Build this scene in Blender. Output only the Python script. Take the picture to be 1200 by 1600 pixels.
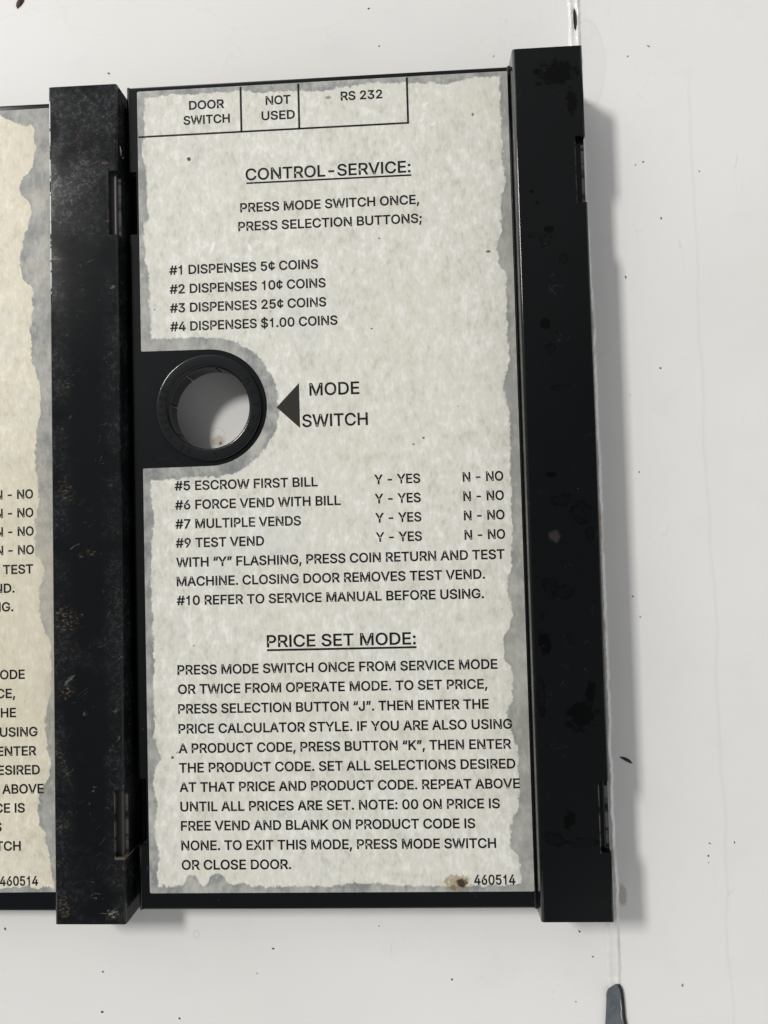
import bpy, bmesh, math, random
from mathutils import Vector, Matrix
from mathutils.geometry import delaunay_2d_cdt

for o in list(bpy.data.objects):
    bpy.data.objects.remove(o)
SC = bpy.context.scene
COL = SC.collection
S = 0.01                       # everything below is measured in centimetres
FLOOR = 1.15                   # height of the right panel's face over the white surface

# ------------------------------------------------------------------ camera
cam_d = bpy.data.cameras.new('camera')
cam = bpy.data.objects.new('camera', cam_d)
COL.objects.link(cam)
cam_d.sensor_fit = 'VERTICAL'
cam_d.sensor_height = 36.0
cam_d.lens = 36.0 * 1202.0 / 1600.0
cam_d.clip_start = 0.005
cam_d.clip_end = 50
rv = Vector((-0.0345179, 0.04874116, -0.0280437))
Rw = Matrix.Rotation(rv.length, 3, rv.normalized()) @ Matrix.Diagonal((1, -1, -1))
right, up, back = Rw[0], -Rw[1], -Rw[2]
loc = Vector((6.88981672, -11.50344617, 18.82118511 + FLOOR)) * S
cam.matrix_world = Matrix(((right[0], up[0], back[0], loc[0]), (right[1], up[1], back[1], loc[1]),
                           (right[2], up[2], back[2], loc[2]), (0, 0, 0, 1)))
SC.camera = cam

# ------------------------------------------------------------------ light
SC.view_settings.view_transform = 'Standard'
SC.view_settings.look = 'None'
SC.view_settings.gamma = 1
SC.view_settings.use_curve_mapping = False
SC.view_settings.exposure = 0.0
W = bpy.data.worlds.new('World')
SC.world = W
W.use_nodes = True
wn = W.node_tree
wn.nodes.clear()
w_out = wn.nodes.new('ShaderNodeOutputWorld')
w_bg = wn.nodes.new('ShaderNodeBackground')
w_tc = wn.nodes.new('ShaderNodeTexCoord')
w_dot = wn.nodes.new('ShaderNodeVectorMath'); w_dot.operation = 'DOT_PRODUCT'
w_nrm = wn.nodes.new('ShaderNodeVectorMath'); w_nrm.operation = 'NORMALIZE'
w_dot.inputs[1].default_value = Vector((-0.60, 0.76, 0.26)).normalized()
w_ramp = wn.nodes.new('ShaderNodeValToRGB')
w_map = wn.nodes.new('ShaderNodeMapRange')
w_map.inputs[1].default_value = -1; w_map.inputs[2].default_value = 1
wn.links.new(w_tc.outputs['Generated'], w_nrm.inputs[0])
wn.links.new(w_nrm.outputs[0], w_dot.inputs[0])
wn.links.new(w_dot.outputs['Value'], w_map.inputs[0])
wn.links.new(w_map.outputs[0], w_ramp.inputs[0])
cr = w_ramp.color_ramp
stops = [(0.0, 1.0), (.28, .75), (.43, .16), (.56, .14), (.62, .15), (.77, .36), (.88, .62), (1.0, 1.7)]
while len(cr.elements) < len(stops):
    cr.elements.new(0.5)
for e, (p, v) in zip(cr.elements, stops):
    e.position = p
    e.color = (v * .99, v * 1.0, v * 1.02, 1)
w_bg.inputs[1].default_value = 1.0
wn.links.new(w_ramp.outputs[0], w_bg.inputs[0])
wn.links.new(w_bg.outputs[0], w_out.inputs[0])

def area(name, loc, target, sx, sy, power, col):
    d = bpy.data.lights.new(name, 'AREA')
    d.shape = 'RECTANGLE'; d.size = sx * S; d.size_y = sy * S
    d.energy = power; d.color = col
    o = bpy.data.objects.new(name, d)
    COL.objects.link(o)
    l = Vector(loc) * S; t = Vector(target) * S
    o.location = l
    zax = (l - t).normalized()
    xax = Vector((0, 1, 0)).cross(zax).normalized(); yax = zax.cross(xax)      # long side runs along the panels
    o.rotation_euler = Matrix((xax, yax, zax)).transposed().to_euler()
    return o
area('lamp', (-127, 92, 205), (6, -10, 0), 26, 46, 43, (1.0, .975, .94))

# ------------------------------------------------------------------ helpers
def link(name, me, mats, parent=None):
    o = bpy.data.objects.new(name, me)
    COL.objects.link(o)
    for m in (mats if isinstance(mats, (list, tuple)) else [mats]):
        me.materials.append(m)
    if parent: o.parent = parent
    return o

def from_bm(name, bm, mats, parent=None, smooth=False):
    me = bpy.data.meshes.new(name)
    bm.to_mesh(me); bm.free()
    me.transform(Matrix.Scale(S, 4))
    if smooth:
        for p in me.polygons: p.use_smooth = True
    return link(name, me, mats, parent)

def tag(o, label, cat, group=None):
    o['label'] = label; o['category'] = cat
    if group: o['group'] = group
    return o

class Sheet:
    """collects strips and flat polygons of one folded sheet of metal"""
    def __init__(s):
        s.bm = bmesh.new(); s.v = {}
    def vert(s, p):
        k = tuple(round(c, 4) for c in p)
        if k not in s.v: s.v[k] = s.bm.verts.new(p)
        return s.v[k]
    def face(s, pts, nrm, smooth=False):
        vs = [s.vert(p) for p in pts]
        if len(set(vs)) < 3: return
        try: f = s.bm.faces.new(vs)
        except ValueError: return
        f.normal_update(); f.smooth = smooth
        if f.normal.dot(Vector(nrm)) < 0: f.normal_flip()
    def strip(s, prof, ys, fn, skip=()):
        for i in range(len(prof) - 1):
            a, b = prof[i], prof[i + 1]
            t = (b[0] - a[0], b[1] - a[1])
            for j in range(len(ys) - 1):
                if j in skip: continue
                q = [fn(a, ys[j]), fn(b, ys[j]), fn(b, ys[j + 1]), fn(a, ys[j + 1])]
                n = Vector(fn((-t[1], t[0]), 0.0)) - Vector(fn((0, 0), 0.0))
                s.face(q, n, math.hypot(*t) < .06)
    def poly(s, outer, holes, fn, nrm):
        tmp = bmesh.new(); es = []
        for ring in [outer] + holes:
            vs = [tmp.verts.new((x, y, 0)) for x, y in ring]
            for i in range(len(vs)): es.append(tmp.edges.new((vs[i], vs[(i + 1) % len(vs)])))
        r = bmesh.ops.triangle_fill(tmp, use_beauty=True, use_dissolve=False, edges=es)
        for f in tmp.faces:
            s.face([fn((v.co.x, v.co.y)) for v in f.verts], nrm)
        tmp.free()
    def build(s, name, mats, parent, thick=0.0, smooth=True):
        o = from_bm(name, s.bm, mats, parent)
        if thick:
            m = o.modifiers.new('thickness', 'SOLIDIFY')
            m.thickness = thick * S; m.offset = -1; m.use_even_offset = True
        return o

def arc(cx, cy, r, a0, a1, n):
    return [(cx + r * math.cos(math.radians(a0 + (a1 - a0) * i / n)),
             cy + r * math.sin(math.radians(a0 + (a1 - a0) * i / n))) for i in range(n + 1)]

# ------------------------------------------------------------------ node helper
class NT:
    def __init__(s, name):
        s.mat = bpy.data.materials.new(name); s.mat.use_nodes = True
        s.t = s.mat.node_tree; s.t.nodes.clear()
        s.out = s.t.nodes.new('ShaderNodeOutputMaterial')
        s.bsdf = s.t.nodes.new('ShaderNodeBsdfPrincipled')
        s.t.links.new(s.bsdf.outputs[0], s.out.inputs[0])
        tc = s.t.nodes.new('ShaderNodeTexCoord')
        sc = s.t.nodes.new('ShaderNodeVectorMath'); sc.operation = 'SCALE'
        sc.inputs[3].default_value = 1 / S
        s.t.links.new(tc.outputs['Object'], sc.inputs[0])
        s.P = sc.outputs[0]                                   # centimetres
        sep = s.t.nodes.new('ShaderNodeSeparateXYZ')
        s.t.links.new(s.P, sep.inputs[0])
        s.X, s.Y, s.Z = sep.outputs
    def set(s, sock, v):
        if isinstance(v, bpy.types.NodeSocket): s.t.links.new(v, sock)
        elif isinstance(v, (tuple, list)) and len(v) == 3 and sock.type == 'RGBA': sock.default_value = (*v, 1)
        else: sock.default_value = v
    def m(s, op, a, b=0.0, c=0.0, clamp=False):
        n = s.t.nodes.new('ShaderNodeMath'); n.operation = op; n.use_clamp = clamp
        s.set(n.inputs[0], a); s.set(n.inputs[1], b); s.set(n.inputs[2], c)
        return n.outputs[0]
    def add(s, a, b): return s.m('ADD', a, b)
    def sub(s, a, b): return s.m('SUBTRACT', a, b)
    def mul(s, a, b): return s.m('MULTIPLY', a, b)
    def mx(s, a, b): return s.m('MAXIMUM', a, b)
    def mn(s, a, b): return s.m('MINIMUM', a, b)
    def sm(s, v, a, b, lo=0.0, hi=1.0):
        n = s.t.nodes.new('ShaderNodeMapRange'); n.interpolation_type = 'SMOOTHSTEP'
        s.set(n.inputs[0], v)
        for i, q in enumerate((a, b, lo, hi)): s.set(n.inputs[1 + i], q)
        return n.outputs[0]
    def vec(s, op, a, b):
        n = s.t.nodes.new('ShaderNodeVectorMath'); n.operation = op
        s.set(n.inputs[0], a); s.set(n.inputs[1], b)
        return n.outputs[0]
    def turned(s, deg):
        n = s.t.nodes.new('ShaderNodeVectorRotate'); n.rotation_type = 'Z_AXIS'
        s.t.links.new(s.P, n.inputs['Vector']); n.inputs['Angle'].default_value = math.radians(-deg)
        return n.outputs[0]
    def noise(s, scale, detail=3, rough=.55, stretch=(1, 1, 1), off=(0, 0, 0), P=None, dist=0.0):
        v = s.vec('MULTIPLY', s.vec('ADD', P or s.P, off), stretch)
        n = s.t.nodes.new('ShaderNodeTexNoise')
        s.t.links.new(v, n.inputs['Vector'])
        n.inputs['Scale'].default_value = scale; n.inputs['Detail'].default_value = detail
        n.inputs['Roughness'].default_value = rough; n.inputs['Distortion'].default_value = dist
        return n.outputs['Fac']
    def voro(s, scale, feature='F1', P=None):
        n = s.t.nodes.new('ShaderNodeTexVoronoi'); n.feature = feature
        s.t.links.new(P or s.P, n.inputs['Vector']); n.inputs['Scale'].default_value = scale
        return n
    def mix(s, f, a, b):
        n = s.t.nodes.new('ShaderNodeMix'); n.data_type = 'RGBA'
        s.set(n.inputs[0], f); s.set(n.inputs[6], a); s.set(n.inputs[7], b)
        return n.outputs[2]
    def curve(s, v, pts):
        """piecewise linear function through pts (input and output both inside 0..1)"""
        n = s.t.nodes.new('ShaderNodeFloatCurve')
        c = n.mapping.curves[0]
        pts = sorted(pts)
        c.points[0].location = pts[0]; c.points[1].location = pts[-1]
        for p in pts[1:-1]: c.points.new(*p)
        for p in c.points: p.handle_type = 'AUTO_CLAMPED'
        n.mapping.update()
        s.set(n.inputs['Value'], v)
        return n.outputs[0]
    def blob(s, cx, cy, rx, ry, soft=.3, ang=0.0, wob=None, P2=None):
        """1 inside an ellipse, 0 outside"""
        dx = s.sub(s.X, cx); dy = s.sub(s.Y, cy)
        if ang:
            c, n = math.cos(math.radians(ang)), math.sin(math.radians(ang))
            dx, dy = s.add(s.mul(dx, c), s.mul(dy, n)), s.sub(s.mul(dy, c), s.mul(dx, n))
        dx = s.mul(dx, 1 / rx); dy = s.mul(dy, 1 / ry)
        d = s.m('SQRT', s.add(s.mul(dx, dx), s.mul(dy, dy)))
        if wob is not None: d = s.add(d, wob)
        return s.sm(d, 1 + soft, 1 - soft), d
    def bump(s, h, strength, dist):
        n = s.t.nodes.new('ShaderNodeBump')
        n.inputs['Strength'].default_value = strength; n.inputs['Distance'].default_value = dist * S
        s.t.links.new(h, n.inputs['Height'])
        s.t.links.new(n.outputs[0], s.bsdf.inputs['Normal'])
    def fin(s, col, rough, spec=.5):
        s.set(s.bsdf.inputs['Base Color'], col); s.set(s.bsdf.inputs['Roughness'], rough)
        s.set(s.bsdf.inputs['Specular IOR Level'], spec)
        return s.mat

# ------------------------------------------------------------------ materials
def mat_white(name):
    n = NT(name)
    big = n.noise(.11, 3, .5)
    mid = n.noise(.7, 4, .6, off=(7, 3, 0))
    col = n.mix(n.sm(big, .3, .7), (.770, .758, .728), (.805, .798, .775))
    col = n.mix(n.mul(n.sm(mid, .5, .75), .35), col, (.73, .72, .70))
    # faint grime specks, far apart, and short scuffs
    pw = n.vec('ADD', n.P, n.vec('SCALE', n.P, (0, 0, 0)))
    v = n.voro(1.1, P=pw)
    rnd = n.noise(1.1, 0, off=(31, 5, 0))
    sp = n.mul(n.sm(v.outputs['Distance'], .045, .02), n.sm(rnd, .52, .62))
    col = n.mix(n.mul(sp, .3), col, (.30, .29, .27))
    v2 = n.voro(2.9)
    sp2 = n.mul(n.sm(v2.outputs['Distance'], .05, .02), n.sm(n.noise(.8, 1, off=(3, 55, 0)), .5, .65))
    col = n.mix(n.mul(sp2, .3), col, (.42, .41, .39))
    sc = n.noise(2.2, 2, .5, stretch=(1.0, .22, 1), off=(11, 0, 0), dist=.4)
    line = n.mul(n.sm(n.m('ABSOLUTE', n.sub(sc, .5)), .006, .0), n.sm(n.noise(.45, 2, off=(0, 90, 0)), .56, .66))
    col = n.mix(n.mul(line, .25), col, (.5, .49, .47))
    wob = n.mul(n.sub(n.noise(1.6, 3), .5), .25)
    def ring(cx, cy, rx, ry, w, a, c, ang=0, fill=0.0):
        global_d = n.blob(cx, cy, rx, ry, .05, ang, wob)[1]
        r = n.sm(n.m('ABSOLUTE', n.sub(global_d, 1.0)), w, 0.0)
        if fill: r = n.mx(r, n.mul(n.sm(global_d, 1.0, .9), fill))
        return n.mul(r, a), c
    rings = [ring(11.60, .80, .42, 1.15, .10, .22, (.52, .52, .49), 0, .55),
             ring(11.70, -5.3, .55, 1.55, .04, .10, (.50, .49, .47), 0, .5),
             ring(9.75, 2.2, .42, .52, .05, .10, (.55, .54, .52)),
             ring(1.60, -8.68, .19, .22, .10, .35, (.45, .40, .36)),
             ring(.78, -21.58, .07, .09, .45, .35, (.5, .49, .48)),
             ring(3.0, 3.6, 5.5, 1.6, .015, .07, (.5, .48, .45), 4),
             ring(-5, .6, 7.5, 2.2, .012, .12, (.55, .53, .46), 12)]
    for f, c in rings: col = n.mix(f, col, c)
    # dirty smudge under the bushing, and the tan patch beside the seam
    b = n.mul(n.blob(1.60, -8.80, .17, .14, .4, 0, n.mul(n.sub(n.noise(9, 3), .5), 1.6))[0], .6)
    col = n.mix(b, col, (.42, .36, .26))
    b = n.mul(n.blob(1.66, -8.86, .035, .04, .5)[0], .9)
    col = n.mix(b, col, (.10, .08, .06))
    b = n.mul(n.blob(11.66, -20.62, .12, .27, .3, 0, n.mul(n.sub(n.noise(6, 3), .5), 1.0))[0], .7)
    col = n.mix(b, col, (.43, .375, .29))
    # old crease line at the far right
    cx = n.add(n.add(14.15, n.mul(n.sub(n.noise(.35, 2, off=(0, 0, 4)), .5), .35)), n.mul(n.Y, -.005))
    cl = n.mul(n.sm(n.m('ABSOLUTE', n.sub(n.X, cx)), .07, .0), n.sm(n.Y, .9, -.4))
    col = n.mix(n.mul(cl, .16), col, (.55, .52, .46))
    fine = n.noise(30, 3, .6)
    soft = n.noise(3.0, 3, .5)
    n.bump(n.add(n.mul(fine, .35), n.mul(soft, 1.2)), .20, .012)
    return n.fin(col, n.sm(big, .3, .7, .42, .55), .35)

def mat_black(name, wear=0.0, blots=(), tone=1.0):
    n = NT(name)
    big = n.noise(.45, 3, .55)
    base = n.mix(big, (.0026 * tone, .0030 * tone, .0033 * tone), (.0040 * tone, .0045 * tone, .0049 * tone))
    rough = n.sm(big, .3, .7, .085, .105)
    fine = n.noise(55, 3, .6)
    h = n.mul(fine, .5)
    # a few hairline nicks everywhere
    pd = n.vec('ADD', n.P, (0, 0, 0))
    hair = n.noise(1.9, 2, .5, stretch=(1, .8, 1), off=(4, 8, 2), dist=1.2)
    hl = n.mul(n.sm(n.m('ABSOLUTE', n.sub(hair, .5)), .004, 0), n.sm(n.noise(1.7, 1, off=(9, 9, 0)), .62, .7))
    base = n.mix(n.mul(hl, .35), base, (.10, .10, .10))
    dots = n.voro(3.3)
    dm = n.mul(n.sm(dots.outputs['Distance'], .06, .02), n.sm(n.noise(1.3, 1, off=(2, 7, 5)), .56, .64))
    base = n.mix(n.mul(dm, .5), base, (.13, .125, .11))
    def slot_mask(y0, y1, soft=.03): return n.mul(n.sm(n.Y, y1 - soft, y1), n.sm(n.Y, y0 + soft, y0))
    edge = n.mul(n.sm(n.X, 10.770, 10.782), n.sm(n.X, 10.812, 10.806))  # slot edges: pale wear with the light they catch painted in
    wobble = n.sm(n.noise(3.0, 3, .7, stretch=(0, 1, 0), off=(0, 3, 0)), .38, .55)
    low = n.mul(n.mul(edge, slot_mask(-17.30, -18.84)), wobble)
    upp = n.mul(n.mul(edge, slot_mask(-2.2, -3.66)), wobble)
    rim = n.mul(n.sm(n.X, 10.95, 10.97), n.mx(slot_mask(-2.2, -3.62), slot_mask(-17.4, -18.8)))  # lit rim of the slot's wall cut, painted as a grey line
    rim = n.mul(rim, n.sm(n.Z, (1.33 if wear else 1.58) + .045, (1.33 if wear else 1.58) + .03))
    rim = n.mul(rim, n.sm(n.Z, (1.33 if wear else 1.58), (1.34 if wear else 1.59)))
    rim = n.mul(rim, n.sm(n.X, 11.06, 11.045))
    if wear or blots:
        base = n.mix(n.mul(n.mx(low, n.mul(upp, .4)), .6), base, (.11, .098, .082) if wear else (.10, .10, .10))
        base = n.mix(n.mul(n.mul(rim, wobble), .7 if wear else .5), base, (.09, .088, .083) if wear else (.12, .12, .12))
    if wear:
        foot = n.mul(n.mul(n.sm(n.Y, -18.90, -18.87), n.sm(n.Y, -18.825, -18.845)), n.sm(n.X, 10.76, 10.80))
        base = n.mix(n.mul(foot, .7), base, (.17, .145, .11))
        # scuffed paint: denser at the far end and along both long edges
        ex = n.mx(n.sm(n.X, 9.95, 9.42), n.sm(n.X, 10.45, 10.95))
        ey = n.mx(n.sm(n.Y, -5.0, -1.5), n.mul(n.sm(n.Y, -18.6, -19.6), .6))
        dens = n.mx(n.mul(ex, .62), ey)
        patch = n.noise(.9, 3, .6, off=(1, 40, 0))
        dens = n.mul(dens, n.sm(patch, .32, .62))
        dens = n.add(dens, n.mul(n.sm(patch, .62, .72), .25))
        r1 = n.noise(4.4, 5, .62, stretch=(1, .75, 1), off=(3, 1, 0), dist=1.6)
        r2 = n.noise(7.5, 4, .6, stretch=(.8, 1, 1), off=(8, 21, 0), dist=2.2)
        l1 = n.sm(n.m('ABSOLUTE', n.sub(r1, .5)), .020, .0)
        l2 = n.sm(n.m('ABSOLUTE', n.sub(r2, .47)), .017, .0)
        fib = n.mx(l1, l2)
        grit = n.sm(n.noise(16, 3, .7, off=(5, 5, 0)), .56, .74)
        sc = n.mul(n.mx(n.mul(fib, n.sm(n.noise(7, 2), .38, .62)), n.mul(grit, .5)), dens)
        rust = n.sm(n.noise(1.5, 3, .6, off=(60, 2, 0)), .53, .66)
        scol = n.mix(rust, (.12, .122, .12), (.135, .085, .05))
        base = n.mix(n.mul(dens, .30), base, (.026, .029, .031))
        base = n.mix(n.mul(sc, wear * .85), base, scol)
        # short straight knocks
        for an, off, wd in ((33, 17, .010), (18, 44, .008), (48, 71, .009)):
            tp = n.turned(an)
            kn = n.noise(3.2, 1, .4, stretch=(.40, 1.5, 1), off=(off, off, 0), P=tp, dist=.15)
            kl = n.mul(n.sm(n.m('ABSOLUTE', n.sub(kn, .5)), wd, 0), n.sm(n.noise(2.4, 2, .6, stretch=(.7, 1.6, 1), off=(off * 2, 3, 0), P=tp), .63, .70))
            base = n.mix(n.mul(kl, .6), base, (.15, .15, .145))
        # specular highlight of the left fold, painted in as broken pale dashes
        glint_dash = n.mul(n.sm(n.noise(2.2, 3, .7, stretch=(0, 1, 0), off=(0, 9, 0)), .44, .50), n.mul(n.sm(n.Y, -5.6, -4.6), n.sm(n.Y, .1, -.05)))
        fold = n.mul(n.sm(n.X, 9.300, 9.312), n.sm(n.X, 9.352, 9.338))
        base = n.mix(n.mul(n.mul(glint_dash, fold), .9), base, (.80, .80, .79))
        # rubbed bright edges of the slots and bottom corner
        for cx, cy, rx, ry, a in ((10.72, -20.17, .14, .11, .8), (10.70, -1.88, .09, .10, .5), (10.86, -1.68, .05, .1, .3),
                                  (10.2, -11.5, .22, .10, .35), (9.62, -13.1, .26, .30, .4), (9.6, -14.9, .22, .14, .45), (9.5, -18.1, .16, .1, .4), (9.5, -20.0, .16, .25, .35), (9.6, -7.4, .2, .16, .3), (9.65, -10.0, .2, .3, .3), (9.5, -16.5, .1, .5, .25)):
            b, d = n.blob(cx, cy, rx, ry, .5, 20, n.mul(n.sub(n.noise(8, 4, .65, off=(cx, cy, 0)), .5), 2.0))
            k = n.mul(b, n.sm(n.noise(12, 4, .7, stretch=(1, 1.7, 1), off=(cx, 3, 0)), .50, .66))
            base = n.mix(n.mul(k, a), base, (.26, .20, .14) if a < .6 else (.45, .41, .33))
        rough = n.add(rough, n.mul(dens, .03))
        h = n.add(h, n.mul(sc, 1.2))
    if blots:
        wob = n.mul(n.sub(n.noise(6.0, 5, .68, off=(1, 1, 7)), .5), 2.6)
        bm_ = None
        for b in blots:
            cx, cy, rx, ry = b[:4]; hollow = b[4] if len(b) > 4 else 0
            k, d = n.blob(cx, cy, rx, ry, .22, b[5] if len(b) > 5 else 0, wob if max(rx, ry) > .16 else n.mul(wob, .4))
            if hollow: k = n.mul(n.mx(n.sm(n.m('ABSOLUTE', n.sub(d, .9)), .34, .08), n.mul(k, .45)), n.sm(n.noise(4, 3, .6, off=(cx, cy, 3)), .34, .6, .15, .85))
            bm_ = k if bm_ is None else n.mx(bm_, k)
        base = n.mix(n.mul(bm_, .72), base, (.0010, .0011, .0013))
        rough = n.sub(rough, n.mul(bm_, .04))
        fold = n.mul(n.mul(n.sm(n.X, 9.385, 9.395), n.sm(n.X, 9.43, 9.415)), n.sm(n.Y, -5.5, -3.0))  # grey highlight along the left bend, put into the colour
        base = n.mix(n.mul(fold, .35), base, (.22, .22, .225))
        b, d = n.blob(9.98, -11.55, .15, .13, .3, 0, n.mul(n.sub(n.noise(6, 3), .5), 1.4))
        base = n.mix(n.mul(b, .8), base, (.035, .03, .028))
        n.set(n.bsdf.inputs['Specular IOR Level'], n.sub(.30, n.mul(bm_, .14)))
    n.bump(h, .03, .006)
    if not blots: n.bsdf.inputs['Specular IOR Level'].default_value = .13 if wear else .28
    n.set(n.bsdf.inputs['Base Color'], base); n.set(n.bsdf.inputs['Roughness'], rough)
    return n.mat

def mat_simple(name, c, rough, spec=.5, var=.15, scale=8):
    n = NT(name)
    k = n.noise(scale, 3)
    col = n.mix(k, tuple(x * (1 - var) for x in c), tuple(x * (1 + var) for x in c))
    n.bump(n.noise(scale * 5, 2), .15, .006)
    return n.fin(col, rough, spec)

def mat_sticker(name, w, tint, offL, offR, offT, offB, offN, marks, seed, blot=.5):
    n = NT(name)
    H = 20.0
    wj = n.add(n.mul(n.sub(n.noise(2.6, 4, .65, off=(seed, 0, 0)), .5), .22),
               n.mul(n.sub(n.noise(9, 4, .7, stretch=(1, .55, 1), off=(seed, 4, 0)), .5), .20))
    yn = n.m('DIVIDE', n.m('MULTIPLY', n.Y, -1), H, clamp=True)
    xn = n.m('DIVIDE', n.X, w, clamp=True)
    f = lambda pts, L: [(min(max(a / L, 0), 1), b) for a, b in pts]
    mL = n.sub(n.curve(yn, f(offL, H)), n.X)
    mR = n.sub(n.curve(yn, f(offR, H)), n.sub(w, n.X))
    mT = n.sub(n.curve(xn, f(offT, w)), n.m('MULTIPLY', n.Y, -1))
    mB = n.sub(n.curve(xn, f(offB, w)), n.add(H, n.Y))
    dx = n.mx(n.sub(n.X, 1.69), 0.0); dy = n.add(n.Y, 8.115)
    dn = n.sub(n.m('SQRT', n.add(n.mul(dx, dx), n.mul(dy, dy))), 1.46)
    mN = n.sub(offN, dn)
    m = n.mx(n.mx(n.mx(mL, mT), n.mx(mB, mN)), mR)
    m = n.add(m, wj)
    stain = n.sm(m, -.018, .034)
    tide = n.mul(n.sm(m, .0, .012), n.sm(m, .14, .02))
    # mottled, slightly fibrous paper
    a = n.noise(1.5, 4, .6, stretch=(1, .62, 1), off=(seed * 3, 2, 0))
    b = n.noise(4.4, 4, .62, stretch=(1, .58, 1), off=(2, seed, 0))
    c = n.noise(13, 3, .6, stretch=(1, .48, 1), off=(9, seed, 0))
    t = n.add(n.add(n.mul(a, .20), n.mul(b, .46)), n.mul(c, .34))
    lo = tuple(x * y for x, y in zip((.548, .538, .468), tint))
    mi = tuple(x * y for x, y in zip((.675, .666, .595), tint))
    hi = tuple(x * y for x, y in zip((.785, .780, .725), tint))
    col = n.mix(n.sm(t, .37, .50), lo, mi)
    col = n.mix(n.sm(t, .50, .61), col, hi)
    yel = n.sm(n.noise(.33, 2, .5, off=(seed, 30, 0)), .42, .68)
    col = n.mix(n.mul(yel, .22), col, tuple(x * y for x, y in zip((.69, .655, .54), tint)))
    cool = n.sm(n.noise(.5, 2, .5, off=(50, seed, 0)), .55, .75)
    col = n.mix(n.mul(cool, .3), col, (.66, .668, .655))
    g = n.noise(2.2, 4, .65, stretch=(1, .8, 1), off=(seed, 70, 0))
    g2 = n.noise(9, 3, .6, stretch=(1, .35, 1), off=(seed, 20, 0))
    gr = n.mix(n.sm(g, .33, .66), (.185, .195, .195), (.355, .354, .332))
    gr = n.mix(n.mul(n.mx(n.sm(g2, .47, .7), n.mul(n.sm(t, .48, .62), .6)), .5), gr, (.50, .497, .462))
    side = n.mul(n.sm(n.X, w - .75, w - .45), n.sm(g, .62, .35))
    gr = n.mix(n.mul(side, blot), gr, (.40, .388, .325))
    col = n.mix(n.mul(stain, n.sm(n.noise(1.1, 4, .65, off=(seed, 9, 4)),    .34, .58, .70, .98)), col, gr)
    col = n.mix(n.mul(tide, n.sm(g, .30, .6, .85, .12)), col, (.225, .24, .245))
    wob = n.mul(n.sub(n.noise(11, 3, off=(seed, 1, 1)), .5), 1.3)
    for k in marks:
        cx, cy, rx, ry, c3, al = k[:6]
        bl = n.blob(cx, cy, rx, ry, .35, k[6] if len(k) > 6 else 0, n.mul(wob, k[7] if len(k) > 7 else .5))[0]
        col = n.mix(n.mul(bl, al), col, c3)
    sp = n.voro(2.0)
    spm = n.mul(n.sm(sp.outputs['Distance'], .05, .025), n.sm(n.noise(1.5, 1, off=(seed, 3, 9)), .53, .62))
    col = n.mix(n.mul(spm, .55), col, (.16, .15, .13))
    n.bump(n.mul(a, 1.0), .03, .01)
    return n.fin(col, .46, .22)

BLK = mat_black('black_painted_steel', tone=1.6)
BLK_R = mat_black('black_painted_channel_with_oil_blots', blots=(
    (10.45, -.52, .42, .30, 0, 0), (9.95, -.45, .10, .08), (9.97, -.75, .07, .06), (10.75, -1.2, .14, .25), (10.1, -4.28, .11, .08, 0), (9.72, -3.35, .06, .05), (9.85, -3.62, .04, .04),
    (10.0, -4.55, .17, .13, 1, 30), (9.72, -4.4, .1, .06, 1), (10.42, -5.0, .1, .12, 1), (9.95, -6.52, .125, .125), (10.05, -7.12, .11, .12, 1),
    (10.2, -6.75, .03, .03), (10.25, -8.05, .22, .06, 1), (10.15, -10.7, .2, .14, 1), (10.62, -11.0, .24, .22, 1, 30), (9.95, -10.1, .14, .07, 0), (10.8, -11.5, .1, .15, 1),
    (9.85, -12.75, .16, .22, 1), (10.15, -12.85, .24, .17, 1), (9.65, -13.38, .06, .08, 1), (9.66, -14.05, .15, .26, 0), (10.28, -13.95, .07, .2, 1),
    (9.55, -15.3, .09, .35, 1), (10.45, -15.7, .33, .30, 0, 40), (10.7, -15.2, .12, .3, 0), (10.1, -18.1, .12, .22, 0), (9.75, -18.5, .22, .14, 1, -25), (10.4, -18.6, .3, .10, 1)))
BLK_L = mat_black('black_painted_channel_scuffed', wear=1.0, tone=1.9)
RUBBER = mat_simple('black_nylon', (.0052, .0060, .0066), .13, .4, .1, 6)
TAB = mat_simple('dark_grey_steel', (.035, .033, .031), .45, .5)
def mat_ink():
    n = NT('black_printing_ink')
    k = n.noise(2.3, 4, .65); f = n.noise(26, 2, .6)
    col = n.mix(n.mul(n.sm(k, .45, .72), n.sm(f, .40, .62)), (.006, .006, .007), (.050, .049, .046))
    col = n.mix(n.mul(n.sm(f, .66, .72), n.sm(k, .50, .62)), col, (.35, .34, .31))
    return n.fin(col, .55, .15)
INK = mat_ink()
INK2 = mat_simple('dark_brown_black_ink', (.022, .020, .016), .55, .2, .1)
WHITE = mat_white('white_painted_board')
dark = (.03, .025, .02)
white = (.85, .85, .83)
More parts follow.
